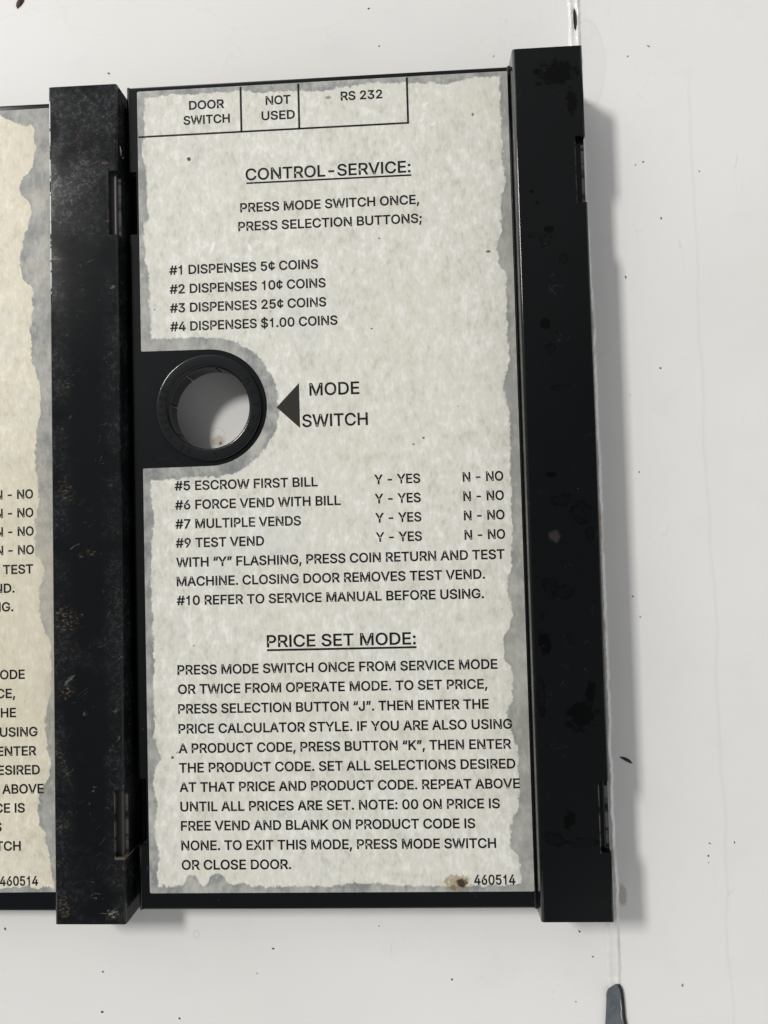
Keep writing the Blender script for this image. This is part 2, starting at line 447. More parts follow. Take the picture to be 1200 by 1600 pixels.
MARKS_R = [(1.30, -1.80, .05, .05, dark, .95, 0, .8), (1.86, -4.08, .035, .14, white, .95, -24, .4), (2.80, -4.14, .04, .11, white, .85, 15, .9), (3.05, -4.0, .03, .03, white, .8, 0, .4),
           (3.28, -3.09, .028, .075, white, .9, -30, .3), (7.28, -.72, .10, .035, white, .65, 25, 1.2), (7.18, -1.12, .06, .035, white, .7, 20, 1.0), (7.46, -1.24, .07, .03, white, .6, 20, 1),  # a white nick, then shiny wrinkles with their gloss painted white
           (5.9, -.82, .25, .05, white, .3, -25, 1.4), (4.86, -.42, .07, .035, (.16, .12, .08), .7, 0, 1.2),
           (7.52, -19.78, .30, .17, (.30, .22, .11), .75, 0, 1.8), (7.60, -19.80, .13, .10, (.035, .022, .012), .95, 0, 1.3), (7.38, -19.9, .1, .06, (.18, .11, .04), .6, 0, 1.3),
           (.62, -16.72, .035, .035, dark, .9), (.75, -16.6, .05, .02, dark, .5, 20), (.06, -4.0, .022, .022, (.3, .08, .03), .7), (5.8, -6.3, .03, .02, dark, .8), (7.0, -9.05, .03, .025, dark, .9), (6.75, -9.2, .028, .022, dark, .8),
           (8.72, -5.1 + 0.6, .05, .03, dark, .85, 0, .8), (8.45, -1.05, .03, .04, dark, .7), (.36, -6.0 + .4, .025, .02, dark, .6),
           (9.30, -8.02, .30, .36, (.33, .33, .32), .55, 0, .12), (6.05, -4.05, .03, .02, dark, .7), (5.05, -12.3, .02, .02, dark, .7), (1.2, -14.0, .02, .02, dark, .7)]
ST_R = mat_sticker('cream_mottled_sticker', 9.329, (1, 1, 1),
    [(0, .2), (1.2, .19), (1.4, .09), (1.9, .20), (3.2, .24), (3.5, .12), (4.6, .2), (5.4, .23), (6.2, .27), (6.6, .24), (9.6, .24), (9.9, .2), (11, .23), (12.5, .17), (14, .2), (16.4, .18), (16.7, .31), (17.1, .14), (18, .2), (18.4, .16), (19.1, .23), (20, .22)],
    [(0, .2), (.6, .2), (2.0, .2), (2.8, .15), (3.2, .28), (3.9, .26), (4.4, .38), (4.9, .36), (5.1, .2), (7.3, .2), (7.7, .32), (8.2, .32), (8.5, .22), (9.6, .25), (11, .26), (12.3, .30), (12.7, .42), (13.3, .34), (13.8, .45), (14.2, .56), (14.7, .40), (15.4, .36), (15.7, .5), (16.3, .4), (17.1, .28), (17.9, .30), (18.3, .46), (18.8, .54), (19.2, .34), (20, .28)],
    [(0, .2), (.5, .14), (1.8, .12), (2.7, .14), (3.2, .20), (4.1, .2), (4.6, .24), (5.2, .17), (6.4, .14), (7.3, .18), (7.9, .24), (8.5, .14), (9.329, .16)],
    [(0, .2), (.75, .17), (.92, .40), (1.05, .46), (1.2, .36), (1.33, .2), (1.5, .38), (1.65, .46), (1.85, .36), (2.0, .2), (2.3, .24), (2.6, .15), (4.5, .17), (5.2, .2), (6.5, .14), (7.4, .15), (9.329, .16)],
    .30, MARKS_R, 3.0, .65)
ST_L = mat_sticker('yellowed_mottled_sticker', 9.66, (1.03, .985, .88),
    [(0, .2), (20, .2)],
    [(0, .7), (.32, .62), (.7, .60), (1.0, .58), (1.6, .66), (1.9, .90), (2.15, .98), (2.45, .80), (2.8, .70), (3.3, .85), (3.6, .95), (4.0, 1.0), (4.5, .95), (4.9, .68), (5.3, .70), (6.1, .74), (6.9, .66), (7.5, .52), (8.6, .66), (9.2, .68), (10, .62), (11, .72), (11.6, .70), (11.9, .52), (12.5, .62), (12.8, .66), (13.5, .5), (14.4, .36), (15.8, .5), (16.4, .5), (16.8, .44), (17.4, .6), (17.8, .74), (18.2, .72), (18.6, .58), (19.2, .46), (20, .38)],
    [(0, .2), (8, .2), (8.4, .32), (8.9, .5), (9.62, .4)],
    [(0, .16), (9.62, .12)], .3, [(9.3, -15.0, .2, .3, (.45, .42, .36), .4, 0, 1), (8.5, -13.0, 1.2, 4.0, (.60, .55, .42), .35, 0, .8)], 11.0, .2)

# ------------------------------------------------------------------ lettering
GLYPHS = {
 '#':(440,'242,0 326,509 377,509 294,0|10,140 19,192 400,192 391,140|64,0 147,509 198,509 115,0|40,316 49,368 429,368 421,316'),
 '$':(446,'202,-74 202,583 244,583 244,-74|224,-9 188,-7 156,-1 128,9 102,23 81,40 64,60 51,83 42,109 38,137 104,137 108,118 114,102 123,88 136,76 150,66 166,59 185,53 204,50 224,49 246,50 267,54 286,60 303,69 317,79 329,92 338,106 344,122 346,139 342,161 332,179 316,193 296,205 280,211 263,217 245,222 184,239 145,253 112,269 86,289 67,313 56,341 52,372 54,400 62,425 75,448 92,468 113,484 138,498 165,508 195,514 227,516 259,514 289,508 316,498 340,484 360,468 377,449 390,427 398,403 401,378 337,378 332,402 320,421 302,437 280,449 254,456 225,459 204,457 185,454 167,448 145,435 129,418 118,398 115,376 119,352 131,334 148,319 169,308 191,300 212,293 264,279 287,272 312,264 328,256 344,248 359,238 372,226 384,213 395,198 402,180 407,161 408,139 406,112 399,87 386,64 370,43 349,25 323,11 294,0 261,-7'),
 ',':(187,'38,-119 68,71 137,71 84,-119'),
 '-':(453,'337,244 337,188 114,188 114,244'),
 '.':(187,'95,-4 78,-1 63,9 53,24 50,41 53,59 63,73 78,83 95,87 113,83 128,73 138,59 141,41 138,24 128,9 113,-1'),
 '0':(453,'227,-7 191,-3 158,7 130,24 105,48 85,77 69,113 60,144 53,178 49,214 48,254 49,294 53,330 60,364 69,395 85,431 106,461 130,484 159,502 191,512 227,516 262,512 295,502 323,484 348,461 368,431 384,395 393,364 400,330 404,294 405,254 404,214 400,178 393,144 384,113 368,77 348,48 323,24 295,7 263,-3|227,50 250,52 271,60 290,74 306,92 320,116 330,144 338,176 342,213 344,254 342,295 338,332 330,365 320,393 306,416 290,435 271,449 250,457 227,460 203,457 182,449 163,435 147,416 134,393 123,365 115,332 111,295 109,254 111,213 115,176 123,144 134,116 147,92 163,74 182,60 203,52'),
 '1':(400,'196,0 196,362 88,362 88,406 140,413 178,436 200,509 250,509 250,0'),
 '2':(453,'64,0 64,47 234,229 252,248 268,266 282,282 294,298 303,312 311,327 318,348 320,371 317,397 308,419 293,436 273,449 258,455 241,458 224,460 205,458 188,454 172,447 153,433 139,413 132,398 128,381 127,362 66,362 68,391 75,418 86,442 102,464 121,482 143,496 168,507 196,513 225,516 254,513 281,507 306,497 328,482 346,465 361,445 372,423 379,398 381,372 380,354 377,336 371,318 363,299 351,280 336,259 317,235 294,209 267,180 153,60 153,57 389,57 389,0'),
 '3':(453,'218,-7 188,-5 159,1 133,10 108,22 88,38 70,57 57,79 48,104 44,132 109,132 115,107 126,87 144,71 165,59 182,54 200,51 219,50 239,51 258,55 275,61 291,69 304,80 315,93 323,108 328,125 329,145 328,163 323,180 316,196 306,211 292,223 275,234 254,241 229,246 201,248 157,248 157,299 288,448 288,452 70,452 70,509 372,509 372,461 211,278 211,289 247,290 279,286 308,276 333,262 354,244 371,222 383,198 391,173 393,145 390,116 383,90 370,66 354,45 333,27 309,12 281,2 251,-5'),
 '4':(453,'40,105 40,158 247,509 311,509 109,166 109,163 413,163 413,105|282,0 282,121 282,146 282,318 343,318 343,0'),
 '5':(453,'221,-7 192,-5 165,1 140,11 118,25 99,41 83,60 71,82 63,105 60,130 122,130 127,108 138,89 154,73 173,60 196,52 221,50 241,51 259,56 276,64 291,75 304,89 314,104 322,122 326,141 328,162 326,183 321,203 314,221 303,237 290,251 275,262 257,270 238,275 218,277 201,276 184,273 167,268 145,258 128,246 67,253 96,509 366,509 366,452 151,452 134,301 136,301 155,315 178,325 194,330 212,333 229,334 252,332 274,328 294,321 313,311 330,299 345,285 358,269 370,251 379,231 386,210 390,187 391,163 388,132 381,102 369,76 352,52 332,32 309,15 282,3 253,-4'),
 '6':(453,'226,-7 196,-4 168,3 142,15 119,31 100,51 84,74 73,101 66,130 64,162 65,187 71,212 80,239 93,268 112,302 137,340 252,509 322,509 151,261 145,261 154,275 165,288 179,299 196,307 214,312 235,314 265,312 291,305 316,295 337,280 355,262 370,240 380,215 387,187 389,157 387,127 379,98 368,73 352,50 333,30 310,14 284,3 257,-4|226,48 245,50 263,55 279,63 293,73 304,86 314,101 322,119 326,137 327,157 326,178 322,196 314,213 304,228 293,241 279,251 263,259 245,264 226,265 207,264 190,259 174,252 160,241 148,229 138,214 131,197 126,179 125,158 126,138 131,119 138,102 148,86 160,73 174,63 190,55 207,50'),
 '7':(453,'97,0 323,448 323,452 62,452 62,509 391,509 391,449 165,0'),
 '8':(453,'226,-7 193,-5 163,1 136,11 111,25 91,42 74,62 62,84 54,109 52,135 53,156 58,176 65,195 75,212 87,228 101,241 117,252 134,260 153,265 153,267 129,276 109,289 93,308 80,330 73,354 70,380 73,405 79,429 90,450 106,469 124,485 146,498 170,508 197,514 226,516 255,514 282,508 306,498 328,485 346,469 361,450 373,429 379,405 382,380 379,354 372,330 359,308 343,289 323,276 300,267 300,265 319,260 335,252 351,241 365,228 377,212 387,195 395,176 399,156 401,135 398,109 391,84 378,62 362,42 341,25 317,11 289,1 259,-5|226,49 248,50 267,54 285,60 307,74 323,91 333,113 337,139 335,157 330,173 322,189 312,202 298,213 283,223 265,230 247,234 226,235 206,234 187,230 169,223 154,213 140,202 130,189 122,173 117,157 115,139 119,113 129,91 145,74 167,60 185,54 205,50|226,290 252,292 274,300 293,313 307,330 316,351 319,376 316,399 308,420 294,437 275,449 252,457 226,460 208,459 192,455 177,449 159,437 145,420 136,399 133,376 136,351 145,330 159,313 178,300 201,292'),
 '9':(453,'226,516 256,513 285,506 310,494 333,478 352,458 368,434 380,408 387,378 389,347 387,322 382,296 373,270 359,240 340,207 315,168 200,0 130,0 301,248 307,248 299,234 287,221 273,210 257,202 238,196 218,195 188,197 161,203 137,214 116,229 98,247 83,269 72,294 66,321 64,352 66,382 73,411 85,436 101,459 120,479 143,494 168,506 196,513|226,460 207,459 190,454 174,446 160,435 148,423 138,407 131,390 127,372 125,352 127,331 131,313 138,295 148,280 160,268 174,257 190,250 207,245 226,243 245,245 263,249 279,257 293,267 305,280 314,295 322,312 326,330 327,350 326,371 322,390 314,407 305,422 293,435 279,446 263,454 245,459'),
 ':':(187,'95,-4 78,-1 63,9 53,24 50,41 53,59 63,73 78,83 95,87 113,83 128,73 138,59 141,41 138,24 128,9 113,-1|95,271 78,274 63,284 53,299 50,316 53,334 63,349 78,359 95,362 113,359 128,349 138,334 141,316 138,299 128,284 113,274'),
 ';':(187,'38,-119 68,71 137,71 84,-119|103,271 86,274 71,284 61,299 58,316 61,334 71,349 86,359 103,362 121,359 136,349 146,334 149,316 146,299 136,284 121,274'),
 'A':(479,'16,0 201,509 276,509 463,0 395,0 287,302 280,323 272,346 264,372 255,402 244,438 232,478 245,478 233,437 222,402 213,371 191,302 85,0|110,142 110,199 370,199 370,142'),
 'B':(456,'60,0 60,509 241,509 274,507 304,501 329,491 350,477 367,461 381,442 390,421 396,398 398,374 397,353 393,336 387,320 373,301 356,286 336,275 315,267 315,262 331,260 347,254 363,245 378,234 391,220 402,203 411,184 416,161 418,136 416,111 410,88 400,67 386,48 368,31 344,18 317,8 284,2 247,0|125,57 245,57 281,60 309,67 330,80 344,96 353,115 355,137 352,161 342,184 333,197 320,209 306,218 289,225 269,229 248,231 125,231|125,285 238,285 256,287 273,290 288,296 308,309 323,326 333,348 336,372 333,393 326,412 313,429 294,442 270,449 240,452 125,452'),
 'C':(510,'267,-7 235,-5 205,1 177,11 150,25 126,42 104,63 86,88 70,115 57,146 48,179 42,215 40,254 42,293 48,329 57,362 70,393 86,421 104,445 126,466 150,484 177,498 205,508 235,514 267,516 293,514 317,511 340,504 362,496 383,485 402,471 419,456 435,438 448,418 459,397 467,373 473,348 408,348 401,373 389,395 375,413 357,428 337,440 315,449 292,454 267,456 237,453 209,445 184,432 161,414 141,391 125,364 113,332 106,295 103,254 106,213 113,177 125,145 141,117 161,94 184,76 210,63 237,56 267,53 292,55 315,60 337,69 357,81 375,96 389,114 401,136 408,160 473,160 467,135 459,112 448,91 435,71 420,53 402,38 383,24 363,13 341,5 317,-2 293,-6'),
 'D':(502,'219,0 96,0 96,57 215,57 254,60 288,68 318,81 343,99 363,122 379,149 390,181 397,216 399,255 397,294 390,329 379,361 364,388 344,410 320,428 291,441 258,449 221,452 93,452 93,509 225,509 261,507 294,501 325,492 353,478 385,455 412,426 433,391 446,361 455,329 460,293 462,255 460,217 455,181 446,149 433,119 417,92 398,68 376,48 351,31 322,17 291,8 256,2|125,509 125,0 60,0 60,509'),
 'E':(418,'60,0 60,509 372,509 372,452 125,452 125,286 355,286 355,229 125,229 125,57 375,57 375,0'),
 'F':(410,'60,0 60,509 369,509 369,452 125,452 125,278 346,278 346,221 125,221 125,0'),
 'G':(520,'269,-7 236,-5 205,1 176,11 149,25 125,43 104,64 85,88 69,116 57,146 47,179 42,215 40,254 42,293 47,329 57,362 69,393 85,421 103,445 125,466 149,484 175,498 203,508 233,514 265,516 291,514 316,510 340,504 363,494 384,483 403,469 421,453 436,436 449,416 460,395 468,373 474,349 408,349 399,372 387,393 373,411 356,427 337,439 315,448 300,453 283,455 265,456 236,453 209,445 183,432 160,414 141,392 125,364 113,332 106,295 103,254 106,213 113,177 125,145 141,117 161,95 184,76 210,63 238,56 269,53 296,55 322,61 345,71 365,85 382,102 396,123 407,147 413,173 415,202 434,199 283,199 283,256 478,256 478,200 475,160 466,124 451,91 431,62 406,38 377,19 344,5 308,-4'),
 'H':(517,'60,0 60,509 125,509 125,289 392,289 392,509 457,509 457,0 392,0 392,232 125,232 125,0'),
 'I':(185,'60,0 60,509 125,509 125,0'),
 'J':(396,'185,-7 143,-2 106,11 75,33 57,55 44,81 36,111 33,145 33,173 98,173 98,145 100,117 108,93 122,74 139,61 160,53 185,50 209,53 230,61 248,74 261,93 269,117 272,145 272,509 336,509 336,145 334,111 326,81 313,55 294,33 263,11 227,-2'),
 'K':(466,'104,145 104,216 116,231 128,246 139,261 151,275 162,289 174,303 187,317 199,331 212,344 364,509 448,509 231,276 228,276|60,0 60,509 125,509 125,334 124,225 125,193 125,0|372,0 188,259 228,309 449,0'),
 'L':(393,'60,0 60,509 125,509 125,57 361,57 361,0'),
 'M':(628,'60,0 60,509 152,509 277,187 282,174 287,159 299,123 311,84 322,49 307,49 318,83 330,121 342,158 348,174 352,187 476,509 568,509 568,0 504,0 504,291 504,327 505,369 506,413 507,457 513,457 508,441 503,425 498,409 482,363 467,322 456,291 342,0 286,0 170,291 165,304 159,321 145,361 129,408 112,457 119,457 120,416 121,372 122,328 122,291 122,0'),
 'N':(523,'60,0 60,509 136,509 343,183 352,169 363,151 371,137 379,122 388,107 396,90 405,73 414,55 405,54 403,72 402,90 401,108 400,134 399,157 399,195 399,509 463,509 463,0 387,0 202,290 177,331 168,346 159,363 148,381 108,452 119,454 122,384 124,328 125,307 125,291 125,0'),
 'O':(533,'267,-7 235,-5 205,1 177,11 150,25 126,42 105,63 86,88 70,115 57,146 48,179 42,215 40,254 42,293 48,329 57,362 70,393 86,421 105,445 126,466 150,484 177,498 205,508 235,514 267,516 299,514 329,508 357,498 384,484 408,466 429,445 448,421 464,393 477,362 486,329 491,293 493,254 491,215 486,179 477,146 464,115 448,88 429,63 408,42 384,25 357,11 329,1 299,-5|267,53 296,55 324,63 349,76 372,94 392,116 408,144 420,176 428,213 430,254 428,295 420,332 408,365 392,392 372,415 349,433 324,446 296,453 267,456 237,453 210,445 184,433 161,415 142,392 125,364 113,332 106,295 103,254 106,213 113,176 125,144 142,117 161,94 184,76 210,63 237,55'),
 'P':(444,'60,0 60,509 235,509 272,506 305,499 332,487 356,471 375,452 390,430 400,404 407,377 409,348 407,318 400,291 390,265 375,243 356,223 332,207 305,195 272,188 235,186 109,186 109,242 233,242 257,244 279,248 297,256 312,266 324,279 333,294 339,310 343,328 344,348 343,367 339,385 333,402 324,416 312,428 297,439 279,446 257,451 232,452 125,452 125,0'),
 'R':(449,'60,0 60,509 236,509 273,506 305,500 333,489 356,473 376,455 390,433 401,408 407,381 409,352 407,323 401,296 390,271 376,250 356,232 333,217 305,206 273,200 236,198 96,198 96,255 234,255 258,256 280,260 298,267 319,281 334,300 340,316 344,333 345,352 344,371 340,389 334,405 325,419 313,430 298,440 279,446 258,451 233,452 125,452 125,0|353,0 230,229 303,229 428,0'),
 'S':(446,'224,-9 188,-7 156,-1 128,9 102,23 81,40 64,60 51,83 42,109 38,137 104,137 108,118 114,102 123,88 136,76 150,66 166,59 185,53 204,50 224,49 246,50 267,54 286,60 303,69 317,79 329,92 338,106 344,122 346,139 342,161 332,179 316,193 296,205 280,211 263,217 245,222 184,239 145,253 112,269 86,289 67,313 56,341 52,372 54,400 62,425 75,448 92,468 113,484 138,498 165,508 195,514 227,516 259,514 289,508 316,498 340,484 360,468 377,449 390,427 398,403 401,378 337,378 332,402 320,421 302,437 280,449 254,456 225,459 204,457 185,454 167,448 145,435 129,418 118,398 115,376 119,352 131,334 148,319 169,308 191,300 212,293 264,279 287,272 312,264 328,256 344,248 359,238 372,226 384,213 395,198 402,180 407,161 408,139 406,112 399,87 386,64 370,43 349,25 323,11 294,0 261,-7'),
 'T':(448,'32,452 32,509 417,509 417,452 257,452 257,0 193,0 193,452'),
 'U':(517,'259,-8 220,-6 186,2 154,15 126,33 103,55 85,80 71,108 63,140 60,173 60,509 124,509 124,178 126,155 132,133 141,113 153,95 169,80 187,68 208,59 232,53 259,52 285,53 309,59 331,68 349,80 364,95 377,113 385,133 391,155 393,178 393,509 457,509 457,173 454,140 446,108 433,80 414,55 391,33 363,15 332,2 297,-6'),
 'V':(479,'204,0 16,509 84,509 192,206 199,187 207,164 215,137 225,106 236,71 248,31 235,31 247,71 257,107 267,138 276,165 283,187 290,206 395,509 463,509 278,0'),
 'W':(686,'155,0 16,509 82,509 163,196 167,179 172,162 175,145 187,94 190,76 194,58 197,40 189,40 193,58 196,76 200,94 203,111 207,128 211,145 224,196 306,509 380,509 462,196 466,179 470,162 474,145 486,94 490,76 494,58 497,40 488,40 492,58 495,76 499,94 503,111 506,128 510,145 523,196 603,509 670,509 530,0 455,0 368,323 362,345 357,368 351,391 346,417 341,445 336,475 350,475 345,446 340,420 335,395 330,371 324,347 318,323 230,0'),
 'X':(474,'18,0 217,284 217,236 29,509 104,509 178,400 192,379 204,361 214,345 223,329 233,312 243,292 232,292 243,311 252,329 261,345 272,361 298,400 374,509 446,509 259,239 259,287 456,0 382,0 292,129 279,149 268,165 259,180 250,195 241,212 230,231 244,231 235,213 225,196 216,181 206,166 182,129 91,0'),
 'Y':(472,'203,0 203,208 16,509 91,509 192,344 203,327 213,309 222,292 231,274 240,254 250,230 224,230 233,254 242,275 251,293 260,310 270,327 280,344 381,509 455,509 268,208 268,0'),
 '¢':(395,'183,0 183,509 225,509 225,0|207,58 174,60 144,69 117,82 93,101 72,124 56,151 44,182 37,216 34,253 37,291 44,326 56,357 72,384 93,407 117,426 144,439 174,448 207,450 226,450 243,447 260,443 284,434 305,422 324,406 340,388 353,366 362,343 303,328 298,342 290,355 281,367 270,377 257,385 242,391 226,394 207,396 184,394 163,387 145,376 130,362 118,344 108,324 102,302 98,278 96,253 98,229 102,205 108,183 118,163 130,146 145,132 163,121 184,114 207,112 226,114 243,117 258,124 271,132 282,142 292,154 299,168 304,183 363,168 357,151 350,136 341,122 325,103 306,87 292,78 277,71 261,65 244,61 226,59'),
 '“':(300,'52,318 104,509 151,509 121,318|175,318 228,509 274,509 244,318'),
 '”':(300,'52,318 82,509 151,509 98,318|175,318 205,509 274,509 222,318'),
 ' ':(187,''),
}
CAP = 509.0

def glyph_run(text):
    """[(contour, dx)], ink x0, ink x1"""
    x = 0; out = []
    for ch in text:
        adv, sp = GLYPHS[ch]
        for c in (sp.split('|') if sp else []):
            out.append([(float(q.split(',')[0]) + x, float(q.split(',')[1])) for q in c.split()])
        x += adv
    xs = [p[0] for c in out for p in c]
    return out, min(xs), max(xs)

def area2(lp): return sum(a[0] * b[1] - b[0] * a[1] for a, b in zip(lp, lp[1:] + lp[:1]))

def inside(p, lp):
    r_ = False
    for (x0, y0), (x1, y1) in zip(lp, lp[1:] + lp[:1]):
        if (y0 > p[1]) != (y1 > p[1]) and p[0] < (x1 - x0) * (p[1] - y0) / (y1 - y0) + x0: r_ = not r_
    return r_

def offset_loop(lp, d):
    """move a counter-clockwise loop outwards by d (a clockwise one inwards)"""
    out = []; n = len(lp)
    for i in range(n):
        p, q, w_ = Vector(lp[i - 1]), Vector(lp[i]), Vector(lp[(i + 1) % n])
        e0 = (q - p).normalized(); e1 = (w_ - q).normalized()
        n0 = Vector((e0.y, -e0.x)); n1 = Vector((e1.y, -e1.x))
        k = max(1 + n0.dot(n1), .35)
        out.append(tuple(q + (n0 + n1) * (d / k)))
    return out

def curves_to_mesh(name, loops, z, extrude=0.0, bold=0.0):
    """fill outlines (outer contours with the holes that lie in them) as one mesh"""
    clean = []
    for lp in loops:
        c = []
        for p in lp:
            if not c or (abs(p[0] - c[-1][0]) + abs(p[1] - c[-1][1])) > 1e-5: c.append(tuple(p))
        if abs(c[0][0] - c[-1][0]) + abs(c[0][1] - c[-1][1]) < 1e-5: c.pop()
        clean.append(c)
    box = [(min(p[0] for p in c), max(p[0] for p in c), min(p[1] for p in c), max(p[1] for p in c)) for c in clean]
    holes_of = {}
    is_hole = [False] * len(clean)
    for i, c in enumerate(clean):
        for j, o_ in enumerate(clean):
            if i != j and area2(c) * area2(o_) < 0 and box[j][0] < box[i][0] and box[j][1] > box[i][1] and box[j][2] < box[i][2] and box[j][3] > box[i][3] and all(inside(p, o_) for p in c):
                is_hole[i] = True; holes_of.setdefault(j, []).append(i); break
    bm = bmesh.new()
    lift = 0
    for i, c in enumerate(clean):
        if is_hole[i]: continue
        lift = 1 - lift
        pts = []; edges = []; rings = []
        for k, ring in enumerate([c] + [clean[h] for h in holes_of.get(i, [])]):
            if (area2(ring) > 0) == (k > 0): ring = ring[::-1]
            if bold: ring = offset_loop(ring, bold)
            rings.append(ring); n0 = len(pts)
            pts += [Vector((x * 50, y * 50)) for x, y in ring]
            edges += [(n0 + q, n0 + (q + 1) % len(ring)) for q in range(len(ring))]
        ov, oe, of = delaunay_2d_cdt(pts, edges, [], 0, 1e-5)[:3]
        mp = {}
        for f in of:
            cx_ = sum(ov[q][0] for q in f) / len(f) / 50; cy_ = sum(ov[q][1] for q in f) / len(f) / 50
            if not inside((cx_, cy_), rings[0]) or any(inside((cx_, cy_), h) for h in rings[1:]): continue
            for q in f:
                if q not in mp: mp[q] = bm.verts.new((ov[q][0] / 50, ov[q][1] / 50, z + lift * .0004))
            try: g = bm.faces.new([mp[q] for q in f])
            except ValueError: continue
            g.normal_update()
            if g.normal.z < 0: g.normal_flip()
    if extrude:
        ex = bmesh.ops.extrude_face_region(bm, geom=list(bm.faces))
        bmesh.ops.translate(bm, verts=[g for g in ex['geom'] if isinstance(g, bmesh.types.BMVert)], vec=(0, 0, extrude))
        bmesh.ops.recalc_face_normals(bm, faces=list(bm.faces))
    me = bpy.data.meshes.new(name)
    bm.to_mesh(me); bm.free()
    me.transform(Matrix.Scale(S, 4))
    return me

def text_lines(items):
    """items: (text, x0, baseline, x1, cap height) in sticker centimetres"""
    loops = []
    for text, x0, y, x1, cap in items:
        run, a, b = glyph_run(text)
        kx = (x1 - x0) / (b - a); ky = cap / CAP
        for c in run: loops.append([(x0 + (px - a) * kx, y + py * ky) for px, py in c])
    return loops

def bar(x0, y0, x1, y1, w):
    d = Vector((x1 - x0, y1 - y0)).normalized(); n = Vector((-d.y, d.x)) * w / 2
    return [(x0 + n.x, y0 + n.y), (x0 - n.x, y0 - n.y), (x1 - n.x, y1 - n.y), (x1 + n.x, y1 + n.y)]

C0 = .222; C1 = .285
HEAD = [('DOOR', 1.34, -.535, 2.22, .212), ('SWITCH', 1.19, -.915, 2.359, .212), ('NOT', 3.292, -.517, 3.908, .212), ('USED', 3.181, -.905, 4.008, .212), ('RS 232', 5.19, -.51, 6.214, .212)]
BODY1 = [('PRESS MODE SWITCH ONCE,', 2.591, -3.226, 7.054, C0), ('PRESS SELECTION BUTTONS;', 2.533, -3.70, 7.107, C0)]
DISP = [('#1 DISPENSES 5¢ COINS', .76, -4.73, 4.499, C0), ('#2 DISPENSES 10¢ COINS', .76, -5.212, 4.679, C0), ('#3 DISPENSES 25¢ COINS', .76, -5.69, 4.68, C0), ('#4 DISPENSES $1.00 COINS', .76, -6.16, 4.948, C0)]
MODE = [('MODE', 4.223, -7.905, 5.447, .30), ('SWITCH', 4.026, -8.68, 5.637, .30)]
OPT = [('#5 ESCROW FIRST BILL', .80, -10.155, 4.359, C0), ('#6 FORCE VEND WITH BILL', .80, -10.63, 4.914, C0), ('#7 MULTIPLE VENDS', .80, -11.104, 3.921, C0), ('#9 TEST VEND', .80, -11.574, 2.996, C0),
       ('WITH “Y” FLASHING, PRESS COIN RETURN AND TEST', .806, -12.054, 8.873, C0), ('MACHINE. CLOSING DOOR REMOVES TEST VEND.', .809, -12.525, 8.383, C0), ('#10 REFER TO SERVICE MANUAL BEFORE USING.', .80, -12.995, 8.345, C0)]
YN = []
for k in range(4):
    y = -10.148 - k * .4715
    YN += [('Y - YES', 5.775, y, 6.882, C0), ('N - NO', 7.934, y - .004, 8.902, C0)]
PRICE = [('PRESS MODE SWITCH ONCE FROM SERVICE MODE', .79, -14.70, 8.615, C0), ('OR TWICE FROM OPERATE MODE. TO SET PRICE,', .793, -15.172, 8.357, C0), ('PRESS SELECTION BUTTON “J”. THEN ENTER THE', .788, -15.653, 8.373, C0),
         ('PRICE CALCULATOR STYLE. IF YOU ARE ALSO USING', .789, -16.138, 8.918, C0), ('A PRODUCT CODE, PRESS BUTTON “K”, THEN ENTER', .785, -16.614, 8.879, C0), ('THE PRODUCT CODE. SET ALL SELECTIONS DESIRED', .787, -17.086, 8.966, C0),
         ('AT THAT PRICE AND PRODUCT CODE. REPEAT ABOVE', .790, -17.556, 9.057, C0), ('UNTIL ALL PRICES ARE SET. NOTE: 00 ON PRICE IS', .80, -18.026, 8.565, C0), ('FREE VEND AND BLANK ON PRODUCT CODE IS', .806, -18.492, 7.962, C0),
         ('NONE. TO EXIT THIS MODE, PRESS MODE SWITCH', .808, -18.965, 8.446, C0), ('OR CLOSE DOOR.', .809, -19.432, 3.487, C0)]
NUM = [('460514', 7.908, -19.832, 8.876, .225)]
H1 = [('CONTROL-SERVICE:', 2.743, -2.42, 6.866, C1)]
H2 = [('PRICE SET MODE:', 3.026, -14.073, 6.663, C1)]

def sticker_parts(st, hp, left_only_visible=False):
    z = hp + .0165
    def put(name, loops, mat=INK, dz=0.0, bold=.0082):
        o = link(name, curves_to_mesh(name, loops, z + dz, 0.0, bold), mat, st)
        return o
    put('table_lettering', text_lines(HEAD))
    put('table_ruling', [bar(.03, -1.175, 6.86, -1.175, .030), ])
    put('table_ruling', [bar(2.655, -.03, 2.655, -1.157, .034)])
    put('table_ruling', [bar(4.12, -.03, 4.12, -1.157, .034)])
    put('table_ruling', [bar(6.845, -.03, 6.845, -1.157, .034)])
    put('heading_lettering', text_lines(H1) + [bar(2.76, -2.497, 6.88, -2.497, .026)])
    put('instruction_lettering', text_lines(BODY1))
    put('instruction_lettering', text_lines(DISP))
    put('switch_lettering', text_lines(MODE))
    put('arrow_mark', [[(3.40, -8.17), (3.955, -7.60), (3.955, -8.69)]], INK2)
    put('instruction_lettering', text_lines(OPT))
    put('option_lettering', text_lines(YN))
    put('heading_lettering', text_lines(H2) + [bar(3.026, -14.148, 6.675, -14.148, .032)])
    put('instruction_lettering', text_lines(PRICE))
    put('number_lettering', text_lines(NUM))

# ------------------------------------------------------------------ one service panel
SLOTS = ((-2.06, -3.66), (-17.23, -18.84))
Y0, Y1 = .13, -20.41
YS = [Y0, SLOTS[0][0], SLOTS[0][1], SLOTS[1][0], SLOTS[1][1], Y1]
SKIP = (1, 3)

